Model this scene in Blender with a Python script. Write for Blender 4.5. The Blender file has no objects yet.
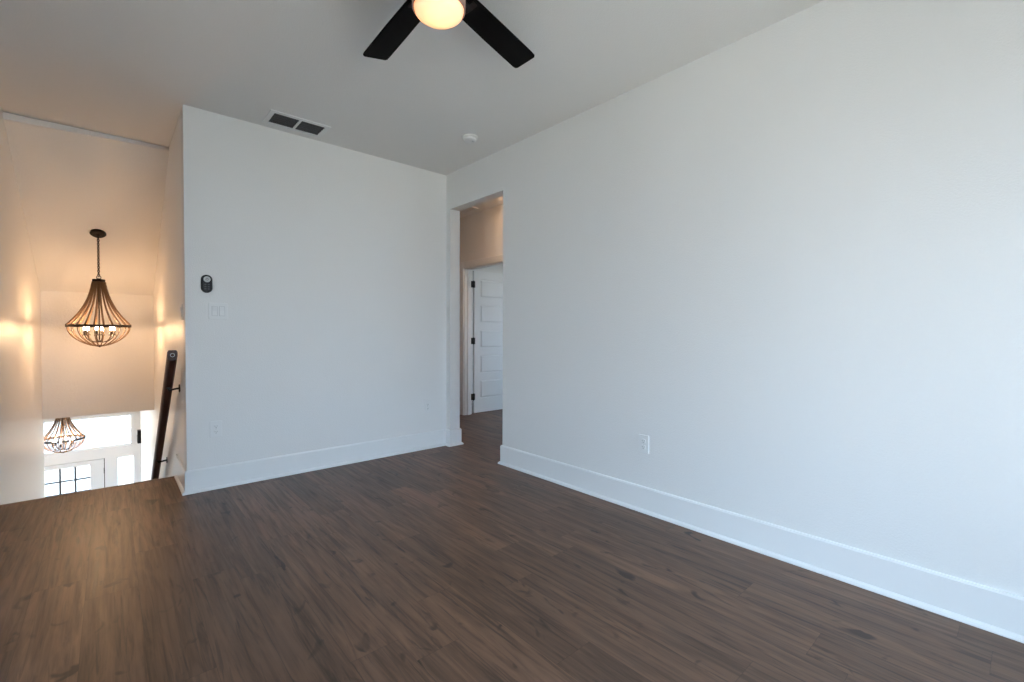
import bpy, bmesh, math, random
from mathutils import Vector, Matrix
random.seed(4)
S = bpy.context.scene
COL = S.collection
R = math.radians

# ------------------------------------------------------------------ camera
CH = 1.154
yaw, pitch, roll = R(41.3181), R(1.1046), R(0.167)
fw = Vector((math.sin(yaw)*math.cos(pitch), math.cos(yaw)*math.cos(pitch), -math.sin(pitch)))
rt = Vector((math.cos(yaw), -math.sin(yaw), 0)); up = rt.cross(fw)
r2 = rt*math.cos(roll) + up*math.sin(roll); u2 = -rt*math.sin(roll) + up*math.cos(roll)
cd = bpy.data.cameras.new('camera'); cam = bpy.data.objects.new('camera', cd); COL.objects.link(cam)
cam.matrix_world = Matrix(((r2.x, u2.x, -fw.x, 0), (r2.y, u2.y, -fw.y, 0), (r2.z, u2.z, -fw.z, CH), (0, 0, 0, 1)))
cd.sensor_width = 36; cd.lens = 456.82/1024*36; cd.clip_start = .05; cd.clip_end = 500
S.camera = cam

# ------------------------------------------------------------------ colour management
S.view_settings.view_transform = 'Standard'; S.view_settings.look = 'None'
S.view_settings.gamma = 1; S.view_settings.use_curve_mapping = False
S.view_settings.exposure = 0.0

# ------------------------------------------------------------------ light levels
SUN = 18.0
SKY = 13.0          # daylight
BULB = 430.0        # chandelier bulb emission
FANL = 1.7         # fan light lens
HALL = 150.0         # hall lamp lens

w = bpy.data.worlds.new('sky'); S.world = w; w.use_nodes = True
nt = w.node_tree; nt.nodes.clear()
out = nt.nodes.new('ShaderNodeOutputWorld'); bg = nt.nodes.new('ShaderNodeBackground')
tc = nt.nodes.new('ShaderNodeTexCoord'); sp = nt.nodes.new('ShaderNodeSeparateXYZ'); rp = nt.nodes.new('ShaderNodeValToRGB')
nt.links.new(tc.outputs['Generated'], sp.inputs[0]); nt.links.new(sp.outputs['Z'], rp.inputs[0])
rp.color_ramp.elements[0].position = 0.0; rp.color_ramp.elements[0].color = (.44, .52, .60, 1)
rp.color_ramp.elements[1].position = .55; rp.color_ramp.elements[1].color = (.51, .75, 1, 1)
nt.links.new(rp.outputs[0], bg.inputs[0]); bg.inputs[1].default_value = SKY
nt.links.new(bg.outputs[0], out.inputs[0])

def portal(loc, rot, sx, sy):
    d = bpy.data.lights.new('window_portal', 'AREA'); d.shape = 'RECTANGLE'; d.size = sx; d.size_y = sy
    d.cycles.is_portal = True
    o = bpy.data.objects.new('window_portal', d); COL.objects.link(o); o.location = loc; o.rotation_euler = rot
# openings that daylight enters through (room windows behind the camera, foyer front, bedroom)
WR = (.2, 2.35, .10, 2.2)        # rear window of the room  x0,x1,z0,z1
YR = -1.35                        # inner face of the rear wall
WL = (-1.2, .8, .20, 2.4)       # left wall window y0,y1,z0,z1
XL = -2.6
sd_ = bpy.data.lights.new('sun', 'SUN'); sd_.energy = SUN; sd_.angle = R(1.5); sd_.color = (1, .86, .70)
sun = bpy.data.objects.new('sun', sd_); COL.objects.link(sun)
sun.rotation_euler = Vector((.30, -.75, -1.15)).to_track_quat('-Z', 'Y').to_euler()

# ------------------------------------------------------------------ materials
def mat(name, col, rough=.5, metal=0, emit=None, es=0, spec=.5, bump=None, coat=0):
    m = bpy.data.materials.new(name); m.use_nodes = True; n = m.node_tree; b = n.nodes['Principled BSDF']
    b.inputs['Base Color'].default_value = (*col, 1); b.inputs['Roughness'].default_value = rough
    b.inputs['Metallic'].default_value = metal; b.inputs['Specular IOR Level'].default_value = spec
    b.inputs['Coat Weight'].default_value = coat
    if emit: b.inputs['Emission Color'].default_value = (*emit, 1); b.inputs['Emission Strength'].default_value = es
    if bump:
        sc, st, det = bump
        t = n.nodes.new('ShaderNodeTexCoord'); nz = n.nodes.new('ShaderNodeTexNoise'); bp = n.nodes.new('ShaderNodeBump')
        nz.inputs['Scale'].default_value = sc; nz.inputs['Detail'].default_value = det
        bp.inputs['Strength'].default_value = st; bp.inputs['Distance'].default_value = .004
        n.links.new(t.outputs['Object'], nz.inputs['Vector']); n.links.new(nz.outputs['Fac'], bp.inputs['Height'])
        n.links.new(bp.outputs[0], b.inputs['Normal'])
    return m
M = {}
M['wall'] = mat('wall_paint', (.76, .76, .76), .55, bump=(140, .35, 2))
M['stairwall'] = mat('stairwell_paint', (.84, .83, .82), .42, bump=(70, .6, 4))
M['ceil'] = mat('ceiling_paint', (.78, .77, .76), .8, bump=(160, .3, 2))
M['trim'] = mat('trim_enamel', (.79, .80, .81), .35)
M['plastic'] = mat('white_plastic', (.765, .77, .775), .4)
M['slot'] = mat('socket_slot', (.05, .05, .05), .6)
M['black'] = mat('black_plastic', (.006, .006, .007), .45, spec=.25)
M['blade'] = mat('black_blade', (.003, .0027, .0027), .6, spec=.06)
M['iron'] = mat('dark_bronze', (.016, .010, .008), .55, .3, spec=.3)
M['hinge'] = mat('black_hinge', (.01, .01, .01), .4, .5)
M['grey'] = mat('grey_pad', (.55, .56, .57), .5)
M['dark'] = mat('duct_shade', (.012, .012, .014), .8)  # near-black colour stands for the shade inside the duct
M['ventslat'] = mat('vent_louvre', (.06, .06, .065), .6)
M['glass'] = None
m = bpy.data.materials.new('clear_glass'); m.use_nodes = True; n = m.node_tree; n.nodes.clear()
o_ = n.nodes.new('ShaderNodeOutputMaterial'); mx = n.nodes.new('ShaderNodeMixShader'); fr = n.nodes.new('ShaderNodeFresnel')
tr = n.nodes.new('ShaderNodeBsdfTransparent'); gl = n.nodes.new('ShaderNodeBsdfGlossy'); gl.inputs['Roughness'].default_value = .02
fr.inputs['IOR'].default_value = 1.3
n.links.new(fr.outputs[0], mx.inputs[0]); n.links.new(tr.outputs[0], mx.inputs[1]); n.links.new(gl.outputs[0], mx.inputs[2]); n.links.new(mx.outputs[0], o_.inputs[0])
M['glass'] = m
M['bead'] = mat('wooden_bead', (.13, .066, .028), .5, bump=(300, .3, 2))
M['bulb'] = mat('warm_bulb', (1, .8, .5), .3, emit=(1, .61, .32), es=BULB)
M['sleeve'] = mat('candle_sleeve', (.02, .012, .01), .6)
M['lens'] = mat('fan_lens', (1, .9, .8), .4, emit=(1, .62, .27), es=FANL)
M['lensrim'] = mat('glow_tinted_rim', (.45, .28, .22), .4, .3)  # pinkish base colour paints the lens glow onto a dark housing
n = M['lens'].node_tree; b = n.nodes['Principled BSDF']   # the lamps sit near the middle of the lens
t = n.nodes.new('ShaderNodeTexCoord'); mp = n.nodes.new('ShaderNodeVectorMath'); mp.operation = 'MULTIPLY'; mp.inputs[1].default_value = (1, 1, 0)
le = n.nodes.new('ShaderNodeVectorMath'); le.operation = 'LENGTH'; rr = n.nodes.new('ShaderNodeValToRGB'); ml = n.nodes.new('ShaderNodeMath'); ml.operation = 'MULTIPLY'; ml.inputs[1].default_value = 9
n.links.new(t.outputs['Object'], mp.inputs[0]); n.links.new(mp.outputs[0], le.inputs[0]); n.links.new(le.outputs['Value'], ml.inputs[0]); n.links.new(ml.outputs[0], rr.inputs[0])
rr.color_ramp.elements[0].color = (1, .47, .15, 1); rr.color_ramp.elements[0].position = .25
rr.color_ramp.elements[1].color = (.48, .17, .035, 1); rr.color_ramp.elements[1].position = 1
n.links.new(rr.outputs[0], b.inputs['Emission Color'])
M['halllens'] = mat('hall_lens', (1, .9, .8), .4, emit=(1, .60, .33), es=HALL)
M['ground'] = mat('pale_ground', (.47, .40, .31), .9, bump=(3, .5, 4))

def wood(name, base, dark, rough, planks=True):
    m = bpy.data.materials.new(name); m.use_nodes = True; n = m.node_tree; L = n.links.new; N = n.nodes.new
    b = n.nodes['Principled BSDF']
    def math_(op, a, c=None):
        q = N('ShaderNodeMath'); q.operation = op
        for i, v in enumerate((a, c)):
            if v is None: continue
            if isinstance(v, (int, float)): q.inputs[i].default_value = v
            else: L(v, q.inputs[i])
        return q.outputs[0]
    def mix(f, a, c, mode='MIX'):
        q = N('ShaderNodeMix'); q.data_type = 'RGBA'; q.blend_type = mode
        if isinstance(f, (int, float)): q.inputs[0].default_value = f
        else: L(f, q.inputs[0])
        for i, v in ((6, a), (7, c)):
            if isinstance(v, tuple): q.inputs[i].default_value = (*v, 1)
            else: L(v, q.inputs[i])
        return q.outputs[2]
    t = N('ShaderNodeTexCoord'); s = N('ShaderNodeSeparateXYZ'); L(t.outputs['Object'], s.inputs[0])
    X, Y, Z = s.outputs
    PW, PL = .178, 1.22
    u = math_('DIVIDE', math_('ADD', X, 20.03), PW); row = math_('FLOOR', u); fu = math_('FRACT', u)
    wn = N('ShaderNodeTexWhiteNoise'); wn.noise_dimensions = '1D'; L(row, wn.inputs['W'])
    v = math_('ADD', math_('DIVIDE', math_('ADD', Y, 20), PL), math_('MULTIPLY', wn.outputs['Value'], 3.7))
    col = math_('FLOOR', v); fv = math_('FRACT', v)
    cb = N('ShaderNodeCombineXYZ'); L(row, cb.inputs[0]); L(col, cb.inputs[1])
    w2 = N('ShaderNodeTexWhiteNoise'); w2.noise_dimensions = '2D'; L(cb.outputs[0], w2.inputs['Vector'])
    pid = w2.outputs['Value']
    def noise(sx, sy, det, dist, rgh=.6):
        c = N('ShaderNodeCombineXYZ'); L(math_('MULTIPLY', X, sx), c.inputs[0]); L(math_('MULTIPLY', Y, sy), c.inputs[1])
        L(math_('MULTIPLY', pid, 37.0) if planks else math_('MULTIPLY', Z, 3.0), c.inputs[2])
        q = N('ShaderNodeTexNoise'); q.inputs['Scale'].default_value = 1; q.inputs['Detail'].default_value = det
        q.inputs['Distortion'].default_value = dist; q.inputs['Roughness'].default_value = rgh
        L(c.outputs[0], q.inputs['Vector']); return q.outputs['Fac']
    def ramp(f, p0, p1, c0=0., c1=1.):
        q = N('ShaderNodeMapRange'); L(f, q.inputs[0]); q.inputs[1].default_value = p0; q.inputs[2].default_value = p1
        q.inputs[3].default_value = c0; q.inputs[4].default_value = c1; return q.outputs[0]
    fine = noise(64, 2.2, 4, .5); broad = noise(13, 1.3, 3, 1.8); knots = noise(12, 6, 2, .8, .5); streak = noise(26, 1.5, 4, 1.6)
    c = mix(ramp(fine, .25, .75), dark, base)
    c = mix(ramp(broad, .40, .68, 0, .7), c, tuple(x*1.45 for x in base))
    c = mix(ramp(streak, .54, .68, 0, .8), c, tuple(x*.55 for x in dark))
    c = mix(ramp(knots, .65, .74, 0, .9), c, tuple(x*.3 for x in dark))
    if planks:
        br = ramp(pid, 0, 1, .78, 1.22)
        cc = N('ShaderNodeCombineColor'); L(br, cc.inputs[0]); L(br, cc.inputs[1]); L(br, cc.inputs[2])
        c = mix(1.0, c, cc.outputs[0], 'MULTIPLY')
        eu = math_('MINIMUM', fu, math_('SUBTRACT', 1, fu)); ev = math_('MINIMUM', fv, math_('SUBTRACT', 1, fv))
        seam = math_('MINIMUM', math_('MULTIPLY', eu, PW), math_('MULTIPLY', ev, PL))
        c = mix(ramp(seam, .0004, .0016, .45, 0), c, tuple(x*.35 for x in dark))
    L(c, b.inputs['Base Color'])
    rg = ramp(fine, .3, .7, rough+.06, rough-.05); L(rg, b.inputs['Roughness'])
    bp = N('ShaderNodeBump'); bp.inputs['Strength'].default_value = .12; bp.inputs['Distance'].default_value = .002
    L(fine, bp.inputs['Height']); L(bp.outputs[0], b.inputs['Normal'])
    b.inputs['Specular IOR Level'].default_value = .45
    return m
M['floor'] = wood('plank_floor', (.134, .071, .043), (.060, .031, .019), .40)
M['rail'] = wood('stained_rail', (.070, .020, .013), (.028, .009, .006), .5, False)
M['nosing'] = wood('nosing_wood', (.13, .072, .045), (.08, .045, .03), .4, False)

# ------------------------------------------------------------------ helpers
class MB:
    def __init__(s): s.v = []; s.f = []
    def box(s, x0, x1, y0, y1, z0, z1):
        i = len(s.v)
        s.v += [(x, y, z) for x in (x0, x1) for y in (y0, y1) for z in (z0, z1)]
        s.f += [tuple(i+k for k in q) for q in ((0, 1, 3, 2), (4, 6, 7, 5), (0, 4, 5, 1), (2, 3, 7, 6), (0, 2, 6, 4), (1, 5, 7, 3))]
        return s
    def lathe(s, prof, c=(0, 0, 0), n=32, axis='z'):
        i = len(s.v); m = len(prof)
        for k in range(n):
            a = 2*math.pi*k/n
            for r, h in prof:
                p = (r*math.cos(a), r*math.sin(a), h)
                if axis == 'y': p = (p[0], p[2], p[1])
                if axis == 'x': p = (p[2], p[0], p[1])
                s.v.append((c[0]+p[0], c[1]+p[1], c[2]+p[2]))
        for k in range(n):
            k2 = (k+1) % n
            for j in range(m-1): s.f.append((i+k*m+j, i+k2*m+j, i+k2*m+j+1, i+k*m+j+1))
        loop = prof[0] == prof[-1]
        if prof[0][0] > 1e-6 and not loop: s.f.append(tuple(i+k*m for k in range(n))[::-1])
        if prof[-1][0] > 1e-6 and not loop: s.f.append(tuple(i+k*m+m-1 for k in range(n)))
        return s
    def tube(s, pts, rad, n=8, closed=False):
        pts = [Vector(p) for p in pts]; rads = rad if isinstance(rad, (list, tuple)) else [rad]*len(pts)
        i = len(s.v); N = len(pts); prev = None
        for k, p in enumerate(pts):
            a = pts[(k-1) % N] if (closed or k) else p; b = pts[(k+1) % N] if (closed or k < N-1) else p
            t = (b-a).normalized()
            if prev is None: u = t.orthogonal().normalized()
            else: u = (prev - t*prev.dot(t)).normalized()
            prev = u; w_ = t.cross(u)
            for j in range(n):
                an = 2*math.pi*j/n; s.v.append(tuple(p + (u*math.cos(an)+w_*math.sin(an))*rads[k]))
        for k in range(N if closed else N-1):
            k2 = (k+1) % N
            for j in range(n):
                j2 = (j+1) % n; s.f.append((i+k*n+j, i+k*n+j2, i+k2*n+j2, i+k2*n+j))
        if not closed:
            s.f.append(tuple(i+j for j in range(n))[::-1]); s.f.append(tuple(i+(N-1)*n+j for j in range(n)))
        return s
    def prism(s, poly, z0, z1, mp=lambda a, b, c: (a, b, c)):
        i = len(s.v); n = len(poly)
        s.v += [mp(a, b, z0) for a, b in poly] + [mp(a, b, z1) for a, b in poly]
        s.f += [tuple(range(i, i+n))[::-1], tuple(range(i+n, i+2*n))]
        s.f += [(i+k, i+(k+1) % n, i+n+(k+1) % n, i+n+k) for k in range(n)]
        return s
    def sweep(s, path, prof):
        """profile (offset to the left of travel, height) along a flat polyline with mitred corners"""
        P = [Vector(p) for p in path]; i = len(s.v); m = len(prof)
        nr = [Vector((-(b-a).y, (b-a).x)).normalized() for a, b in zip(P, P[1:])]
        for k, p in enumerate(P):
            if k == 0: d = nr[0]
            elif k == len(P)-1: d = nr[-1]
            else: d = (nr[k-1]+nr[k]).normalized(); d = d/max(.3, d.dot(nr[k]))
            for o, h in prof: s.v.append((p.x+d.x*o, p.y+d.y*o, h))
        for k in range(len(P)-1):
            for j in range(m): s.f.append((i+k*m+j, i+(k+1)*m+j, i+(k+1)*m+(j+1) % m, i+k*m+(j+1) % m))
        s.f.append(tuple(range(i, i+m))); s.f.append(tuple(range(i+(len(P)-1)*m, i+len(P)*m))[::-1])
        return s
    def build(s, name, m, parent=None, smooth=False, bevel=0, origin=None, structure=False, seg=2):
        me = bpy.data.meshes.new(name)
        o3 = Vector(origin) if origin else Vector((0, 0, 0))
        me.from_pydata([tuple(Vector(v)-o3) for v in s.v], [], s.f); me.validate()
        bm = bmesh.new(); bm.from_mesh(me); bmesh.ops.recalc_face_normals(bm, faces=bm.faces[:])
        if bevel: 
            es = [e for e in bm.edges if len(e.link_faces) == 2 and e.calc_face_angle() > .6]
            bmesh.ops.bevel(bm, geom=es, offset=bevel, segments=seg, affect='EDGES', profile=.5)
        bm.to_mesh(me); bm.free()
        me.materials.append(m)
        if smooth:
            me.set_sharp_from_angle(angle=R(38)) if hasattr(me, 'set_sharp_from_angle') else None
            for p in me.polygons: p.use_smooth = True
        o = bpy.data.objects.new(name, me); COL.objects.link(o); o.location = o3
        if parent: o.parent = parent
        if structure and not parent: o['kind'] = 'structure'
        return o
def thing(name, label, cat, loc=(0, 0, 0), rot=(0, 0, 0), group=None):
    o = bpy.data.objects.new(name, None); COL.objects.link(o); o.location = loc; o.rotation_euler = rot
    o.empty_display_size = .1; o['label'] = label; o['category'] = cat
    if group: o['group'] = group
    return o
def box(name, m, *b, parent=None, bevel=0, st=True): return MB().box(*b).build(name, m, parent, bevel=bevel, structure=st and parent is None)
def dup(o, parent=None):
    c = o.copy(); COL.objects.link(c); c.parent = parent
    for ch in list(o.children): dup(ch, c)
    return c

# ------------------------------------------------------------------ dimensions
XW, YB, XS, XSL = 2.5734, 3.9436, .3973, -.568   # right wall, back wall, stair walls
H = 2.74; YE = 4.4838; YT = 4.95; YH = 7.12; YF = 10.85; ZF = -3.17
XH = 3.67; XH2 = XH+.12                           # hall far wall
YO, YJ = 3.05, 3.872                              # doorway in right wall
ZO = 2.387
WIDE = .1166
def wallbox(name, m, axis, a, b, lo, hi, z0, z1, holes):
    """wall slab with rectangular holes; axis='y': normal is y, a..b thickness, lo..hi along x"""
    mb = MB(); hs = sorted(holes); cur = lo
    def add(l, h, p, q):
        if h-l > 1e-5 and q-p > 1e-5:
            mb.box(l, h, a, b, p, q) if axis == 'y' else mb.box(a, b, l, h, p, q)
    for (h0, h1, q0, q1) in hs:
        add(cur, h0, z0, z1); add(h0, h1, z0, q0); add(h0, h1, q1, z1); cur = h1
    add(cur, hi, z0, z1)
    return mb.build(name, m, structure=True)

# ------------------------------------------------------------------ room shell
f = MB(); f.box(XL-.1, 7.2, YR-.1, YB+.06, -.28, 0); f.box(XSL, XS, YB+.06, YE-.03, -.28, 0); f.box(XW+.1, 7.2, YB+.06, 6.4, -.28, 0)
f.build('floor', M['floor'], structure=True)
nz = MB().sweep([(XS, YE-.03), (XSL, YE-.03)], [(-.0, 0.0005), (-.0, .001), (-.035, .001), (-.045, -.004), (-.048, -.014), (-.045, -.024), (-.0, -.026)])
nz.build('trim_1', M['nosing'], structure=True)
# stairs down
st = MB(); n_ = 17; rise = -ZF/n_; run = .262
for k in range(1, n_):
    st.box(XSL, XS, YE+run*(k-1)-.02, YE+run*k+.02, -rise*k-.04, -rise*k)
    st.box(XSL, XS, YE+run*k-.012, YE+run*k, -rise*(k+1), -rise*k-.04)
st.build('staircase', M['floor'], structure=True)
box('trim_2', M['trim'], XSL, XS, YE-.045, YE-.03, -rise, -.027)
c = MB().box(XL-.1, XW+.06, YR-.1, YB+.06, H, H+.12).box(XSL-.12, XS+.12, YB+.06, YT, H, H+.12)
c.build('ceiling', M['ceil'], structure=True)
MB().box(XW+.06, 7.2, YR-.1, 6.4, H, H+.12).build('ceiling_hall', M['ceil'], structure=True)
# sloped ceiling over the stairs
ZT1, ZT0 = H-.032, 1.59
slope = (ZT0-ZT1)/(YH-YT)
mb = MB(); mb.prism([(YT, ZT1), (YH+.12, ZT1+slope*(YH+.12-YT)), (YH+.12, ZT1+slope*(YH-YT)+.2), (YT, ZT1+.2)], XSL-.12, XS+.12, lambda a, b, c_: (c_, a, b))
mb.build('ceiling_stair', M['stairwall'], structure=True)
mb = MB(); mb.v = [(XSL, YT-.010, H-.054), (XS, YT-.010, H-.026), (XS, YT-.010, H-.002), (XSL, YT-.010, H-.012), (XSL, YT+.03, H-.054), (XS, YT+.03, H-.026), (XS, YT+.03, H-.002), (XSL, YT+.03, H-.012)]
mb.f = [(0, 1, 2, 3), (4, 7, 6, 5), (0, 4, 5, 1), (3, 2, 6, 7), (0, 3, 7, 4), (1, 5, 6, 2)]
mb.build('trim_3', M['trim'], structure=True)
# walls
mb = MB(); mb.box(XW, XW+WIDE, YR-.1, YO, 0, H); mb.box(XW, XW+WIDE, YJ, YB+.12, 0, H); mb.box(XW, XW+WIDE, YO, YJ, ZO, H)
mb.build('wall_right', M['wall'], structure=True)
MB().box(XW, XW+WIDE, YB+.12, 6.3, 0, H).build('wall_hall_left', M['wall'], structure=True)
MB().box(XS, XW, YB, YB+.12, 0, H).build('wall_back', M['wall'], structure=True)
MB().box(XL, XSL, YB, YB+.12, 0, H).build('wall_back_left', M['wall'], structure=True)
wallbox('wall_rear', M['wall'], 'y', YR-.14, YR, XL-.1, XW+.1, 0, H, [WR])
wallbox('wall_left', M['wall'], 'x', XL-.14, XL, YR-.1, YB+.1, 0, H, [WL])
MB().box(XS, XS+.14, YB+.12, YF+.1, ZF, H+.3).build('wall_stair_right', M['stairwall'], structure=True)
MB().box(XSL-.12, XSL, YB+.12, YH+.12, ZF, H+.3).build('wall_stair_left', M['stairwall'], structure=True)
MB().box(XSL, XS, YH, YH+.12, .185, 2.2).build('wall_stair_header', M['stairwall'], structure=True)
# foyer
ZFC = .25
FDX0, FDX1, FDT = -1.045, -.10, -1.11           # front door opening
TX0, TX1, TZ0, TZ1 = -1.045, .285, -.925, -.365 # transom
SX0, SX1, SZ0, SZ1 = .055, .315, -2.95, -1.12   # sidelight
mb = MB()
mb.box(-3.2, FDX0, YF, YF+.14, ZF, ZFC+.2); mb.box(FDX0, XS+.14, YF, YF+.14, TZ1, ZFC+.2)
mb.box(TX1, XS+.14, YF, YF+.14, TZ0, TZ1); mb.box(FDX0, XS+.14, YF, YF+.14, FDT, TZ0)
mb.box(FDX1, SX0, YF, YF+.14, ZF, FDT); mb.box(SX1, XS+.14, YF, YF+.14, ZF, FDT); mb.box(SX0, SX1, YF, YF+.14, ZF, SZ0); mb.box(SX0, SX1, YF, YF+.14, SZ1, FDT)
mb.build('wall_front', M['trim'], structure=True)
MB().box(-3.2, XSL-.12, YB+.2, YF+.14, ZFC, ZFC+.12).box(XSL-.12, XS+.14, YH+.12, YF+.14, ZFC, ZFC+.12).build('ceiling_foyer', M['ceil'], structure=True)
MB().box(-3.2, XS+.14, YB, YF+.2, ZF-.15, ZF).build('floor_foyer', M['floor'], structure=True)
wallbox('wall_foyer_left', M['wall'], 'x', -3.34, -3.2, YB, YF+.14, ZF, ZFC+.2, [(5.0, 7.4, -2.9, -.2), (7.9, 10.3, -2.9, -.5)])
MB().box(-3.2, XS, YB, YB+.06, ZF, -.28).build('wall_foyer_rear', M['wall'], structure=True)
# hall and bedroom
wallbox('wall_hall', M['wall'], 'x', XH, XH2, YR-.1, 6.4, 0, H, [(4.30, 5.18, -.0, 2.03)])
MB().box(XW+WIDE, 7.2, 6.2, 6.35, 0, H).build('wall_hall_end', M['wall'], structure=True)
MB().box(XW+WIDE, XH, 1.0, 1.12, 0, H).build('wall_hall_near', M['wall'], structure=True)
wallbox('wall_bedroom_right', M['wall'], 'x', 7.0, 7.14, 1.5, 6.3, 0, H, [(3.2, 4.8, .8, 2.1)])
wallbox('wall_bedroom_near', M['wall'], 'y', 1.5, 1.62, XH2, 7.1, 0, H, [(4.6, 5.8, .8, 2.1)])

# ------------------------------------------------------------------ baseboards
BH = .163
BASE = [(0, 0), (.030, 0), (.030, .006), (.026, .014), (.018, .020), (.014, .021), (.014, BH-.010), (.009, BH), (0, BH)]
# travel so that the left-hand side is the room
mb = MB().sweep([(XW, YO), (XW, YR)][::-1] + [(XW+WIDE, YO)], BASE)
mb.build('baseboard_right', M['trim'], structure=True)
mb = MB().sweep([(XW+WIDE, YJ+.4), (XW+WIDE, YJ), (XW, YJ), (XW, YB), (XS, YB), (XS, YE-.035)], [(a, b) for a, b in BASE])
mb.build('baseboard_back', M['trim'], structure=True)
MB().sweep([(XSL, YB+.25), (XSL, YB), (XL, YB)], BASE).build('baseboard_left', M['trim'], structure=True)
MB().sweep([(XH, YR), (XH, 4.20)], BASE).build('baseboard_hall', M['trim'], structure=True)
MB().sweep([(XH, 5.27), (XH, 6.2)], BASE).build('baseboard_hall_end', M['trim'], structure=True)
# sloping skirt boards beside the stairs
for nm, x0, x1 in (('trim_4', XS-.014, XS),):
    e = YE+run*16
    MB().prism([(YE-.035, 0), (YE-.035, BH), (YE+.06, BH-.0), (e, BH+.04-rise*16), (e, ZF), (YE+run*15, ZF), (YE-.035, -rise-.1)], x0, x1, lambda a, b, c_: (c_, a, b)).build(nm, M['trim'], structure=True)

# ------------------------------------------------------------------ rear/left/foyer/bedroom windows (frames + panes)
def window(name, axis, a, b, lo, hi, z0, z1, fr=.05, rails=1, mat_='trim', mull=0):
    P_ = (lambda l, h, p, q, c0, c1: (l, h, c0, c1, p, q)) if axis == 'y' else (lambda l, h, p, q, c0, c1: (c0, c1, l, h, p, q))
    m0, m1 = (a+b)/2-.03, (a+b)/2+.03
    mb = MB()
    mb.box(*P_(lo, lo+fr, z0, z1, m0, m1)); mb.box(*P_(hi-fr, hi, z0, z1, m0, m1))
    mb.box(*P_(lo+fr, hi-fr, z0, z0+fr, m0, m1)); mb.box(*P_(lo+fr, hi-fr, z1-fr, z1, m0, m1))
    for k in range(rails):
        zc = z0+(z1-z0)*(k+1)/(rails+1); mb.box(*P_(lo+fr, hi-fr, zc-.02, zc+.02, m0+.005, m1-.005))
    for k in range(mull):
        c_ = lo+(hi-lo)*(k+1)/(mull+1); mb.box(*P_(c_-.03, c_+.03, z0+fr, z1-fr, m0, m1))
    o = mb.build(name, M[mat_], structure=True)
    g = MB().box(*P_(lo+fr-.005, hi-fr+.005, z0+fr-.005, z1-fr+.005, (m0+m1)/2-.003, (m0+m1)/2+.003)).build('glass_pane', M['glass'], o)
    return o
window('window_1', 'y', YF, YF+.14, TX0, TX1, TZ0, TZ1, .022, 0)
window('window_2', 'y', YF, YF+.14, SX0, SX1, SZ0, SZ1, .018, 0)
window('window_3', 'y', YR-.14, YR, *WR[:2], *WR[2:], .05, 1, mull=1)
window('window_4', 'x', XL-.14, XL, *WL[:2], *WL[2:], .05, 1, mull=1)
window('fill_window_1', 'x', -3.34, -3.2, 5.0, 7.4, -2.9, -.2)  # unseen window, added to brighten the foyer
window('fill_window_2', 'x', -3.34, -3.2, 7.9, 10.3, -2.9, -.5)  # second unseen opening added for more foyer daylight
window('window_7', 'x', 7.0, 7.14, 3.2, 4.8, .8, 2.1)
window('window_8', 'y', 1.5, 1.62, 4.6, 5.8, .8, 2.1)
# small casing ridges around the front glazing
mb = MB()
for (x0, x1, z0, z1) in ((TX0, TX1, TZ0, TZ1), (SX0, SX1, SZ0, SZ1)):
    t_ = .018
    mb.box(x0-t_, x0, YF-.012, YF, z0-t_, z1+t_); mb.box(x1, x1+t_, YF-.012, YF, z0-t_, z1+t_)
    mb.box(x0, x1, YF-.012, YF, z1, z1+t_); mb.box(x0, x1, YF-.012, YF, z0-t_, z0)
mb.build('trim_6', M['trim'], structure=True)

# ------------------------------------------------------------------ front door (nine lights over panels)
d = MB(); DX0, DX1 = FDX0+.012, FDX1-.011; DT = FDT-.012; GY0, GY1 = YF+.02, YF+.064
gx = [-.858, -.2915]; gz = [-1.195-.222*3, -1.195]
d.box(DX0, gx[0], GY0, GY1, ZF+.01, DT); d.box(gx[1], DX1, GY0, GY1, ZF+.01, DT)
d.box(gx[0], gx[1], GY0, GY1, gz[1], DT); d.box(gx[0], gx[1], GY0, GY1, ZF+.01, gz[0])
dr = d.build('door_1', M['trim'], structure=True)
MB().box(gx[0]-.004, gx[1]+.004, (GY0+GY1)/2-.003, (GY0+GY1)/2+.003, gz[0]-.004, gz[1]+.004).build('glass_pane', M['glass'], dr)
mu = MB()
for k in (1, 2):
    xx = gx[0]+(gx[1]-gx[0])*k/3; mu.box(xx-.013, xx+.013, GY0-.004, GY1, gz[0], gz[1])
    zz = gz[0]+(gz[1]-gz[0])*k/3; mu.box(gx[0], gx[1], GY0-.003, GY1-.001, zz-.012, zz+.012)
mu.build('muntin_grid', mat('muntin_grey', (.10, .105, .12), .4), dr)
pn = MB()
for x0, x1 in ((gx[0]+.02, -.60), (-.55, gx[1]-.02)):
    pn.box(x0, x1, GY0-.006, GY0+.002, ZF+.25, gz[0]-.15)
pn.build('raised_panel', M['trim'], dr, bevel=.004)
for z in (-1.33, -2.1, -2.95): MB().box(DX1-.004, DX1+.006, GY0-.010, GY0+.004, z-.05, z+.05).build('hinge', M['hinge'], dr)
MB().lathe([(0, 0), (.028, .002), (.028, .01), (.012, .014), (.012, .04), (.026, .05), (.026, .065), (0, .072)], n=20).build('door_handle', M['hinge'], dr, smooth=True).matrix_local = Matrix.Translation((-.98, GY0, ZF+.95)) @ Matrix.Rotation(R(90), 4, 'X')
# real gaps round the leaf; black strips behind them paint in the gap shade
box('gap_shade_top', M['black'], FDX0, FDX1, YF+.066, YF+.08, FDT-.03, FDT)
box('gap_shade_side', M['black'], FDX1-.03, FDX1, YF+.066, YF+.08, ZF, FDT)

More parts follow.
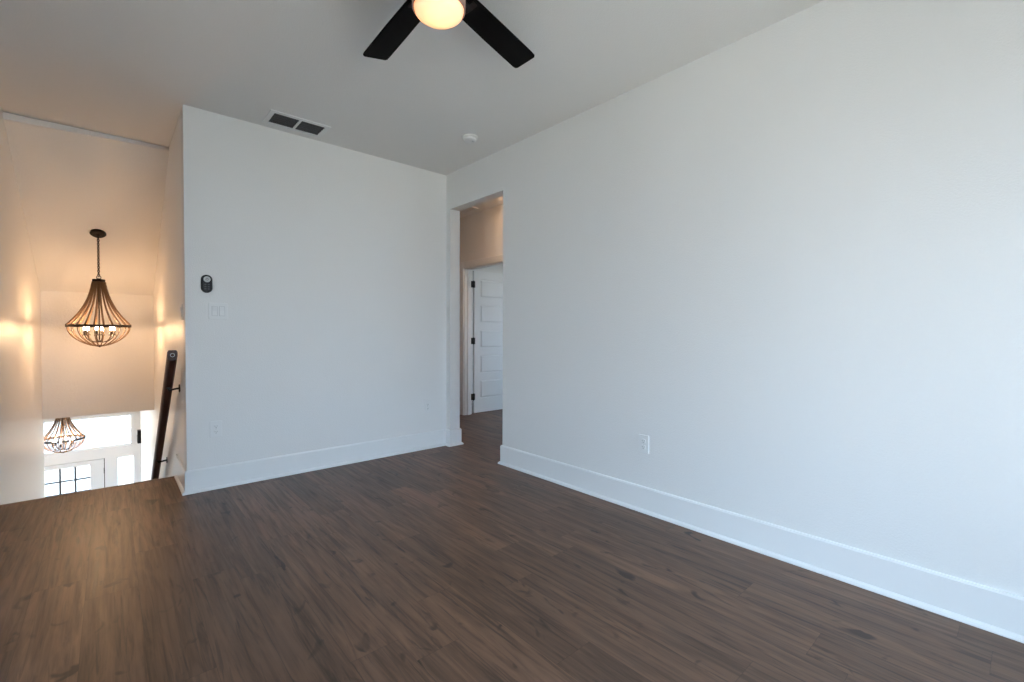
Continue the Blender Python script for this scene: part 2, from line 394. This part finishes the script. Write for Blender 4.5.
# ------------------------------------------------------------------ bedroom door: casing, jamb, leaf
cs = MB(); CW, CT = .088, .016
def casing(mb, xa, xb):
    mb.box(xa, xb, 5.18, 5.18+CW, 0, 2.03+CW); mb.box(xa, xb, 4.30-CW, 4.30, 0, 2.03+CW); mb.box(xa, xb, 4.30, 5.18, 2.03, 2.03+CW)
casing(cs, XH-CT, XH); casing(cs, XH2, XH2+CT)
cs.build('trim_9', M['trim'], structure=True, bevel=.004)
jb = MB().box(XH, XH2, 5.168, 5.18, 0, 2.03).box(XH, XH2, 4.30, 4.312, 0, 2.03).box(XH, XH2, 4.312, 5.168, 2.018, 2.03)
jb.box(XH+.05, XH2-.04, 5.156, 5.168, 0, 2.018)
jb.build('trim_10', M['trim'], structure=True)
LX0, LY, LT, LW = XH2+.050, 5.172, .035, .83
lf = MB(); Z0, Z1 = .012, 2.018
stile, rail_ = .11, .105
lf.box(LX0, LX0+stile, LY, LY+LT, Z0, Z1); lf.box(LX0+LW-stile, LX0+LW, LY, LY+LT, Z0, Z1)
ph = (Z1-Z0-.20-.115-4*.095)/5
z = Z0+.20; zr = [(Z0, z)]
pan = []
for k in range(5):
    pan.append((z, z+ph)); z2 = z+ph; nzz = z2+(.095 if k < 4 else .115); zr.append((z2, nzz)); z = nzz
for a, b in zr: lf.box(LX0+stile, LX0+LW-stile, LY, LY+LT, a, b)
leaf = lf.build('door_2', M['trim'], structure=True)
pm = MB()
for a, b in pan:
    x0, x1 = LX0+stile, LX0+LW-stile
    pm.box(x0, x1, LY+.015, LY+LT-.012, a, b)
for a, b in pan:   # raised fields with sloping shoulders
    x0, x1 = LX0+stile, LX0+LW-stile
    i = len(pm.v); q = .028
    pm.v += [(x0+.012, LY+.0148, a+.012), (x1-.012, LY+.0148, a+.012), (x1-.012, LY+.0148, b-.012), (x0+.012, LY+.0148, b-.012),
             (x0+q, LY+.003, a+q), (x1-q, LY+.003, a+q), (x1-q, LY+.003, b-q), (x0+q, LY+.003, b-q)]
    pm.f += [(i+4, i+5, i+6, i+7), (i, i+1, i+5, i+4), (i+1, i+2, i+6, i+5), (i+2, i+3, i+7, i+6), (i+3, i, i+4, i+7)]
pm.build('door_panel', M['trim'], leaf)
for z in (1.82, 1.03, .245):
    hb = MB(); hb.box(XH2-.006, XH2+.050, 5.150, 5.1675, z-.044, z+.044); hb.lathe([(.009, -.050), (.009, .050)], (XH2+.022, 5.147, z), 12)
    hb.build('hinge', M['hinge'], leaf)
MB().lathe([(0, 0), (.03, .002), (.03, .008), (.012, .012), (.012, .04), (.027, .05), (.027, .064), (0, .07)], n=20).build('door_handle', M['hinge'], leaf, smooth=True).matrix_local = Matrix.Translation((LX0+LW-.07, LY, .95)) @ Matrix.Rotation(R(90), 4, 'X')

# ------------------------------------------------------------------ hall ceiling lamp (source of the warm light in the hall) and hall vent
hl = thing('ceiling_lamp', 'round flush ceiling lamp glowing warm above the hallway', 'lamp', (3.48, 3.93, H))
MB().lathe([(0, 0), (.09, 0), (.09, -.014), (.082, -.018), (0, -.018)], n=40).build('lamp_base', M['iron'], hl, smooth=True)
MB().lathe([(.075, -.018), (.072, -.026), (.055, -.036), (.03, -.041), (0, -.042)], n=40).build('lamp_shade', M['halllens'], hl, smooth=True)
hv = thing('ceiling_vent', 'small pale register on the hallway ceiling near the bedroom door', 'vent', (3.47, 4.86, H))
mb = MB().box(-.09, .09, -.17, -.14, -.012, 0).box(-.09, .09, .14, .17, -.012, 0).box(-.09, -.065, -.14, .14, -.012, 0).box(.065, .09, -.14, .14, -.012, 0)
mb.build('frame', M['plastic'], hv)
MB().box(-.065, .065, -.14, .14, -.002, 0).build('duct_shade_sheet', M['ventslat'], hv)  # dark sheet in place of the shaded duct
for k in range(6):
    MB().box(-.058+k*.022, -.050+k*.022, -.14, .14, -.010, -.002).build('slat', M['plastic'], hv)

# ------------------------------------------------------------------ return-air vent over the back wall
cv = thing('ceiling_vent', 'rectangular white ceiling vent with two dark louvred openings by the wall top', 'vent', (1.088, 3.735, H))
hw, hh = .213, .128
mb = MB().box(-hw, hw, -hh, -hh+.034, -.008, 0).box(-hw, hw, hh-.034, hh, -.008, 0).box(-hw, -hw+.034, -hh+.034, hh-.034, -.008, 0).box(hw-.034, hw, -hh+.034, hh-.034, -.008, 0)
mb.build('frame', M['plastic'], cv, bevel=.002)
MB().box(-.008, .008, -hh+.034, hh-.034, -.009, 0).build('center_bar', M['plastic'], cv)
MB().box(-hw+.034, hw-.034, -hh+.034, hh-.034, -.0015, 0).build('duct_shade_sheet', M['dark'], cv)  # flat dark backing, duct shade put into its colour
for s_ in (-1, 1):
    for k in range(5):
        y = -hh+.052+k*.036
        mb = MB(); x0, x1 = (-hw+.035, -.009) if s_ < 0 else (.009, hw-.035)
        mb.prism([(y-.011, -.0025), (y+.009, -.0075), (y+.011, -.0065), (y-.009, -.0015)], x0, x1, lambda a, b, c_: (c_, a, b))
        mb.build('louver', M['ventslat'], cv)

# ------------------------------------------------------------------ smoke detector
sd = thing('smoke_detector', 'round white smoke detector on the ceiling near the doorway', 'smoke detector', (2.213, 3.045, H))
MB().lathe([(0, 0), (.066, 0), (.066, -.010), (.060, -.014), (0, -.014)], n=40).build('mounting_ring', M['plastic'], sd, smooth=True)
MB().lathe([(.050, -.014), (.050, -.018), (.053, -.020), (.051, -.028), (.042, -.034), (.018, -.036), (0, -.036)], n=40).build('cover', M['plastic'], sd, smooth=True)
MB().lathe([(.012, -.035), (.012, -.039), (0, -.040)], (.018, -.022, 0), n=16).build('test_button', M['grey'], sd, smooth=True)

# ------------------------------------------------------------------ ceiling fan
fan = thing('ceiling_fan', 'black five-blade ceiling fan with a glowing amber round light', 'ceiling fan', (1.035, 1.641, H))
MB().lathe([(0, 0), (.085, 0), (.088, -.02), (.06, -.045), (.055, -.06), (.105, -.075), (.125, -.10), (.125, -.165), (.115, -.19), (0, -.19)], n=48).build('motor_housing', M['blade'], fan, smooth=True)
MB().lathe([(.100, -.185), (.110, -.20), (.109, -.252), (.1035, -.256), (.101, -.22), (.100, -.185)], n=48).build('light_rim', M['lensrim'], fan, smooth=True)
MB().lathe([(.1015, -.235), (.1015, -.254), (.097, -.268), (.080, -.281), (.045, -.290), (0, -.293)], n=48).build('light_lens', M['lens'], fan, smooth=True)
bl = [(.13, -.052), (.16, -.058), (.40, -.064), (.63, -.068), (.668, -.067), (.678, -.058), (.686, .052), (.678, .063), (.660, .066), (.40, .064), (.16, .058), (.13, .052)]
bm_ = MB().prism(bl, -.004, .004); me0 = None
ab = MB().box(.09, .20, -.022, .022, -.014, -.004).box(.165, .20, -.045, .045, -.012, -.004)
for k in range(5):
    a = R(15.5+72*k)
    mloc = Matrix.Translation((0, 0, -.135)) @ Matrix.Rotation(a, 4, 'Z') @ Matrix.Rotation(R(-9), 4, 'X')
    if k == 0:
        b0 = bm_.build('blade', M['blade'], fan, bevel=.0015); k0 = ab.build('blade_bracket', M['iron'], b0, bevel=.002)
        b0.matrix_local = mloc
    else:
        b = b0.copy(); COL.objects.link(b); b.parent = fan; b.matrix_local = mloc
        kk = k0.copy(); COL.objects.link(kk); kk.parent = b

# ------------------------------------------------------------------ chandeliers
def arc_ring(r, z, n=48): return [(r*math.cos(2*math.pi*k/n), r*math.sin(2*math.pi*k/n), z) for k in range(n)]
def bead_strand(pts, rb, step):
    """string of beads along a polyline"""
    P = [Vector(p) for p in pts]; L_ = [0]
    for a, b in zip(P, P[1:]): L_.append(L_[-1]+(b-a).length)
    n = int(L_[-1]/step); ps = []; rs = []
    def at(s):
        for k in range(len(L_)-1):
            if s <= L_[k+1]+1e-9: t = (s-L_[k])/(L_[k+1]-L_[k]); return P[k].lerp(P[k+1], t)
        return P[-1]
    for k in range(n):
        for q, rr in ((.02, .35), (.25, .9), (.5, 1), (.75, .9), (.98, .35)):
            ps.append(at((k+q)*L_[-1]/n)); rs.append(rb*rr)
    return MB().tube(ps, rs, 6)
def make_chandelier(name, label, loc, chain, tilt, group):
    """origin at the hanging point on the ceiling; chain = height of chain + loop"""
    root = thing(name, label, 'chandelier', loc, group=group)
    cn = MB().lathe([(0, .0), (.060, 0), (.062, -.012), (.052, -.024), (.016, -.030), (.008, -.040), (0, -.040)], n=32).build('canopy', M['iron'], root, smooth=True)
    cn.rotation_euler = (tilt, 0, 0)
    ch = MB(); n = int(chain/.020); zt = -.028
    for k in range(n):
        zc = zt-(k+.5)*(chain-.028)/n; hgt = (chain-.028)/n*.72; an = math.pi/2*(k % 2)+.3
        ch.tube([(math.cos(an)*.008*math.cos(t), math.sin(an)*.008*math.cos(t), zc+hgt*math.sin(t)) for t in [2*math.pi*j/12 for j in range(12)]], .0034, 6, True)
    ch.build('chain', M['iron'], root, smooth=True)
    z0 = -chain
    MB().tube([(.017*math.cos(t), 0, z0-.014+.017*math.sin(t)) for t in [2*math.pi*j/20 for j in range(20)]], .0032, 6, True).build('hanging_loop', M['iron'], root, smooth=True)
    zc = z0-.030                       # top of cap
    MB().lathe([(0, .006), (.012, .006), (.014, 0), (.046, -.002), (.049, -.006), (.049, -.022), (.046, -.026), (0, -.026)], (0, 0, zc), 36).build('top_cap', M['iron'], root, smooth=True)
    MB().lathe([(.006, zc-.02), (.006, zc-.60)], n=8).build('center_stem', M['iron'], root, smooth=True)
    zs, zr, zb = zc-.026, zc-.462, zc-.655; RR = .240
    rg = MB().lathe([(RR-.004, zr-.012), (RR+.004, zr-.012), (RR+.004, zr+.012), (RR-.004, zr+.012), (RR-.004, zr-.012)], n=72)
    rg.build('ring_band', M['iron'], root, smooth=True)
    MB().lathe([(0, .008), (.040, .006), (.052, 0), (.040, -.006), (.010, -.012), (0, -.020)], (0, 0, zb), 32).build('bottom_disc', M['iron'], root, smooth=True)
    NS = 22; up_ = []; lo_ = []
    for k in range(25):
        t = k/24; r_ = .046+(RR-.046)*(.36*t+.64*t**2.6); up_.append((r_, 0, zs+(zr+.008-zs)*t))
    for k in range(17):
        t = k/16; a = t*math.pi/2*.999; r_ = .045+(RR-.008-.045)*math.cos(a)**1.5; lo_.append((r_, 0, zr-.010+(zb-zr+.010)*math.sin(a)))
    s0 = bead_strand(up_, .0085, .0125).build('bead_strand', M['bead'], root, smooth=True)
    l0 = bead_strand(lo_, .0048, .0125).build('lower_bead_strand', M['bead'], root, smooth=True)
    for k in range(1, NS):
        for o in (s0, l0):
            c_ = o.copy(); COL.objects.link(c_); c_.parent = root; c_.rotation_euler = (0, 0, 2*math.pi*k/NS)
    za = zr-.075
    # six candle arms
    prt = []
    for k in range(6):
        a = 2*math.pi*k/6+.35
        pth = [(.006, 0, za-.070), (.03, 0, za-.085), (.07, 0, za-.075), (.10, 0, za-.045), (.112, 0, za-.018)]
        if k == 0:
            ar = MB().tube(pth, .0045, 8).lathe([(0, -.018), (.020, -.018), (.022, -.012), (.010, -.008), (0, -.008)], (.112, 0, za), 16).build('candle_arm', M['iron'], root, smooth=True)
            sl = MB().lathe([(.0105, -.016), (.0105, .032), (0, .032)], (.112, 0, za), 14).build('candle_sleeve', M['sleeve'], ar, smooth=True)
            bb = MB().lathe([(.005, .030), (.0105, .042), (.0115, .052), (.0085, .068), (.003, .082), (0, .086)], (.112, 0, za), 10).build('bulb', M['bulb'], ar, smooth=True)
            ar.rotation_euler = (0, 0, a)
        else:
            c_ = ar.copy(); COL.objects.link(c_); c_.parent = root; c_.rotation_euler = (0, 0, a)
            for q in (sl, bb):
                d_ = q.copy(); COL.objects.link(d_); d_.parent = c_
    return root
ch1 = make_chandelier('chandelier', 'wooden bead chandelier with glowing bulbs hanging on a chain from the sloped stair ceiling', (-.081, 6.09, ZT1+slope*(6.09-YT)), .425, math.atan(slope), None)
ch2 = make_chandelier('chandelier', 'lower bead chandelier seen against the transom window above the front door', (-.546, 9.50, ZFC), .215, 0, None)

# ------------------------------------------------------------------ handrail
hr = thing('handrail', 'dark stained wooden handrail sloping down the right stairwell wall', 'handrail', (XS, 4.01, 0))
RX = .328; ry0, ry1 = 4.01, 8.6; rz = lambda y: .985-.705*(y-4.01)
sl_ = math.atan(.705)
prof = [(-.026, -.020), (-.030, -.004), (-.030, .018), (-.022, .030), (.022, .030), (.030, .018), (.030, -.004), (.026, -.020), (.016, -.032), (-.016, -.032)]
mb = MB(); mb.prism(prof, 0, 1, lambda a, b, c_: (RX-XS+a, (ry0 if c_ == 0 else ry1)-4.01, rz(ry0 if c_ == 0 else ry1)+b*1.15))
mb.build('rail', M['rail'], hr)
for y in (4.33, 5.46, 6.6, 7.75):
    zz = rz(y)-.045
    mb = MB(); yy = y-4.01
    mb.lathe([(0, -.006), (.030, -.006), (.030, 0), (.012, .004), (0, .004)], (0, yy, zz), 20, axis='x')
    mb.tube([(-.004, yy, zz), (-.035, yy, zz-.004), (RX-XS, yy, zz-.012), (RX-XS, yy, zz+.006)], .0075, 10)
    mb.box(RX-XS-.014, RX-XS+.014, yy-.03, yy+.03, zz+.004, zz+.012)
    mb.build('wall_bracket', M['hinge'], hr, smooth=True)
MB().lathe([(.011, -.003), (.0135, -.003), (.0135, 0), (.011, 0), (.011, -.003)], (RX-XS, 0, rz(4.01)), 24, axis='y').build('end_ring', M['grey'], hr)

# ------------------------------------------------------------------ wall plates
def rrect(w_, h_, r, n=4):
    pts = []
    for cx, cy, a0 in ((w_/2-r, h_/2-r, 0), (-w_/2+r, h_/2-r, 90), (-w_/2+r, -h_/2+r, 180), (w_/2-r, -h_/2+r, 270)):
        for k in range(n+1): a = R(a0+90*k/n); pts.append((cx+r*math.cos(a), cy+r*math.sin(a)))
    return pts
# local frame: x across, y out of wall = -y, z up ; rotated about Z for other walls
PM = lambda a, b, c_: (a, -c_, b)
def outlet(label, loc, rz_):
    t = thing('wall_outlet', label, 'outlet', loc, (0, 0, rz_))
    MB().prism(rrect(.074, .118, .006), 0, .006, PM).build('cover_plate', M['plastic'], t, bevel=.0015)
    for s_ in (-1, 1):
        sc = MB().prism(rrect(.034, .029, .012), .006, .009, lambda a, b, c_: (a, -c_, b+s_*.0195)).build('socket', M['plastic'], t)
        sl = MB()
        for dx, hgt in ((-.0065, .008), (.0065, .007)): sl.box(dx-.001, dx+.001, -.0094, -.0088, s_*.0195+.003-hgt/2, s_*.0195+.003+hgt/2)
        sl.lathe([(.0025, -.0094), (.0025, -.0088)], (0, 0, s_*.0195-.008), 10, 'y'); sl.build('socket_slot', M['slot'], sc)
    MB().lathe([(0, -.0072), (.003, -.007), (.003, -.006)], (0, 0, 0), 10, 'y').build('screw', M['grey'], t)
    return t
outlet('white wall outlet low on the back wall below the light switches', (.574, YB, .437), 0)
outlet('white wall outlet low on the back wall close to the doorway corner', (2.352, YB, .415), 0)
outlet('white wall outlet low on the long right wall', (XW, 1.637, .437), R(-90))
def switchplate(label, loc, rz_, gangs=2):
    t = thing('light_switch', label, 'light switch', loc, (0, 0, rz_))
    W_ = .072 if gangs == 1 else .121
    MB().prism(rrect(W_, .118, .006), 0, .006, PM).build('cover_plate', M['plastic'], t, bevel=.0015)
    for k in range(gangs):
        x = 0 if gangs == 1 else (-.023+.046*k)
        s_ = 1 if k == 0 else -1
        MB().prism(rrect(.037, .071, .003), .0055, .0068, lambda a, b, c_: (a+x, -c_, b)).build('switch_frame', M['grey'], t)
        mb = MB(); mb.prism([(-.033, .006), (-.033, .0085 if s_ > 0 else .0125), (0, .0085), (.033, .0125 if s_ > 0 else .0085), (.033, .006)], x-.0155, x+.0155, lambda a, b, c_: (c_, -b, a)); mb.build('rocker', M['plastic'], t)
    return t
switchplate('white two-gang rocker switch on the back wall under the black remote', (.596, YB, 1.302), 0)
switchplate('white light switch plate seen edge-on on the stairwell wall beside the corner', (XS, 4.12, 1.295), R(-90), 1)

# ------------------------------------------------------------------ fan remote in its wall cradle
rm = thing('fan_remote', 'black oval remote with a grey round pad mounted on the back wall', 'remote control', (.526, YB, 1.497))
MB().prism(rrect(.070, .130, .034, 10), 0, .010, PM).build('wall_cradle', M['black'], rm, bevel=.002)
MB().prism(rrect(.058, .122, .0285, 10), .010, .022, PM).build('remote_body', M['black'], rm, bevel=.004)
MB().lathe([(0, -.0245), (.019, -.0245), (.0215, -.023), (.0215, -.021)], (0, 0, .031), 32, 'y').build('button_pad', M['grey'], rm)
MB().lathe([(.006, -.0262), (.0085, -.0262), (.0085, -.024), (.006, -.024), (.006, -.0262)], (0, 0, .031), 20, 'y').build('center_button', M['slot'], rm)
for z in (-.006, -.022, -.038):
    for x in (-.010, .010):
        MB().prism(rrect(.013, .008, .0035), .0215, .0235, lambda a, b, c_: (a+x, -c_, b+z)).build('button', M['ventslat'], rm)

# ------------------------------------------------------------------ dark chime box on the foyer wall
cb_ = thing('door_chime', 'small dark box mounted high on the foyer wall beside the transom', 'door chime', (XS, 10.62, -.75))
MB().box(-.052, 0, -.07, .07, -.115, .115).build('case', M['black'], cb_, bevel=.006)
MB().box(-.056, -.05, -.055, .055, -.10, .03).build('front_grille', M['ventslat'], cb_, bevel=.002)

# ------------------------------------------------------------------ outside
MB().box(-80, 80, -80, 120, ZF-.4, ZF-.2).build('ground', M['ground'], structure=True)
MB().box(-60, 60, YF+3, 110, ZF-.2, ZF-.17).build('lawn', mat('lawn', (.15, .155, .14), .9, bump=(3, .5, 4)), structure=True)
MB().box(-60, 60, 22.5, 27.0, ZF-.172, ZF-.165).build('street', mat('asphalt', (.050, .050, .052), .9, bump=(6, .5, 4)), structure=True)
MB().box(-60, 60, 22.1, 22.45, ZF-.172, ZF-.10).box(-60, 60, 27.05, 27.4, ZF-.172, ZF-.10).build('curb', M['ground'], structure=True)
MB().box(.5, 3.4, YF+3, 22.1, ZF-.172, ZF-.160).build('driveway', M['ground'], structure=True)
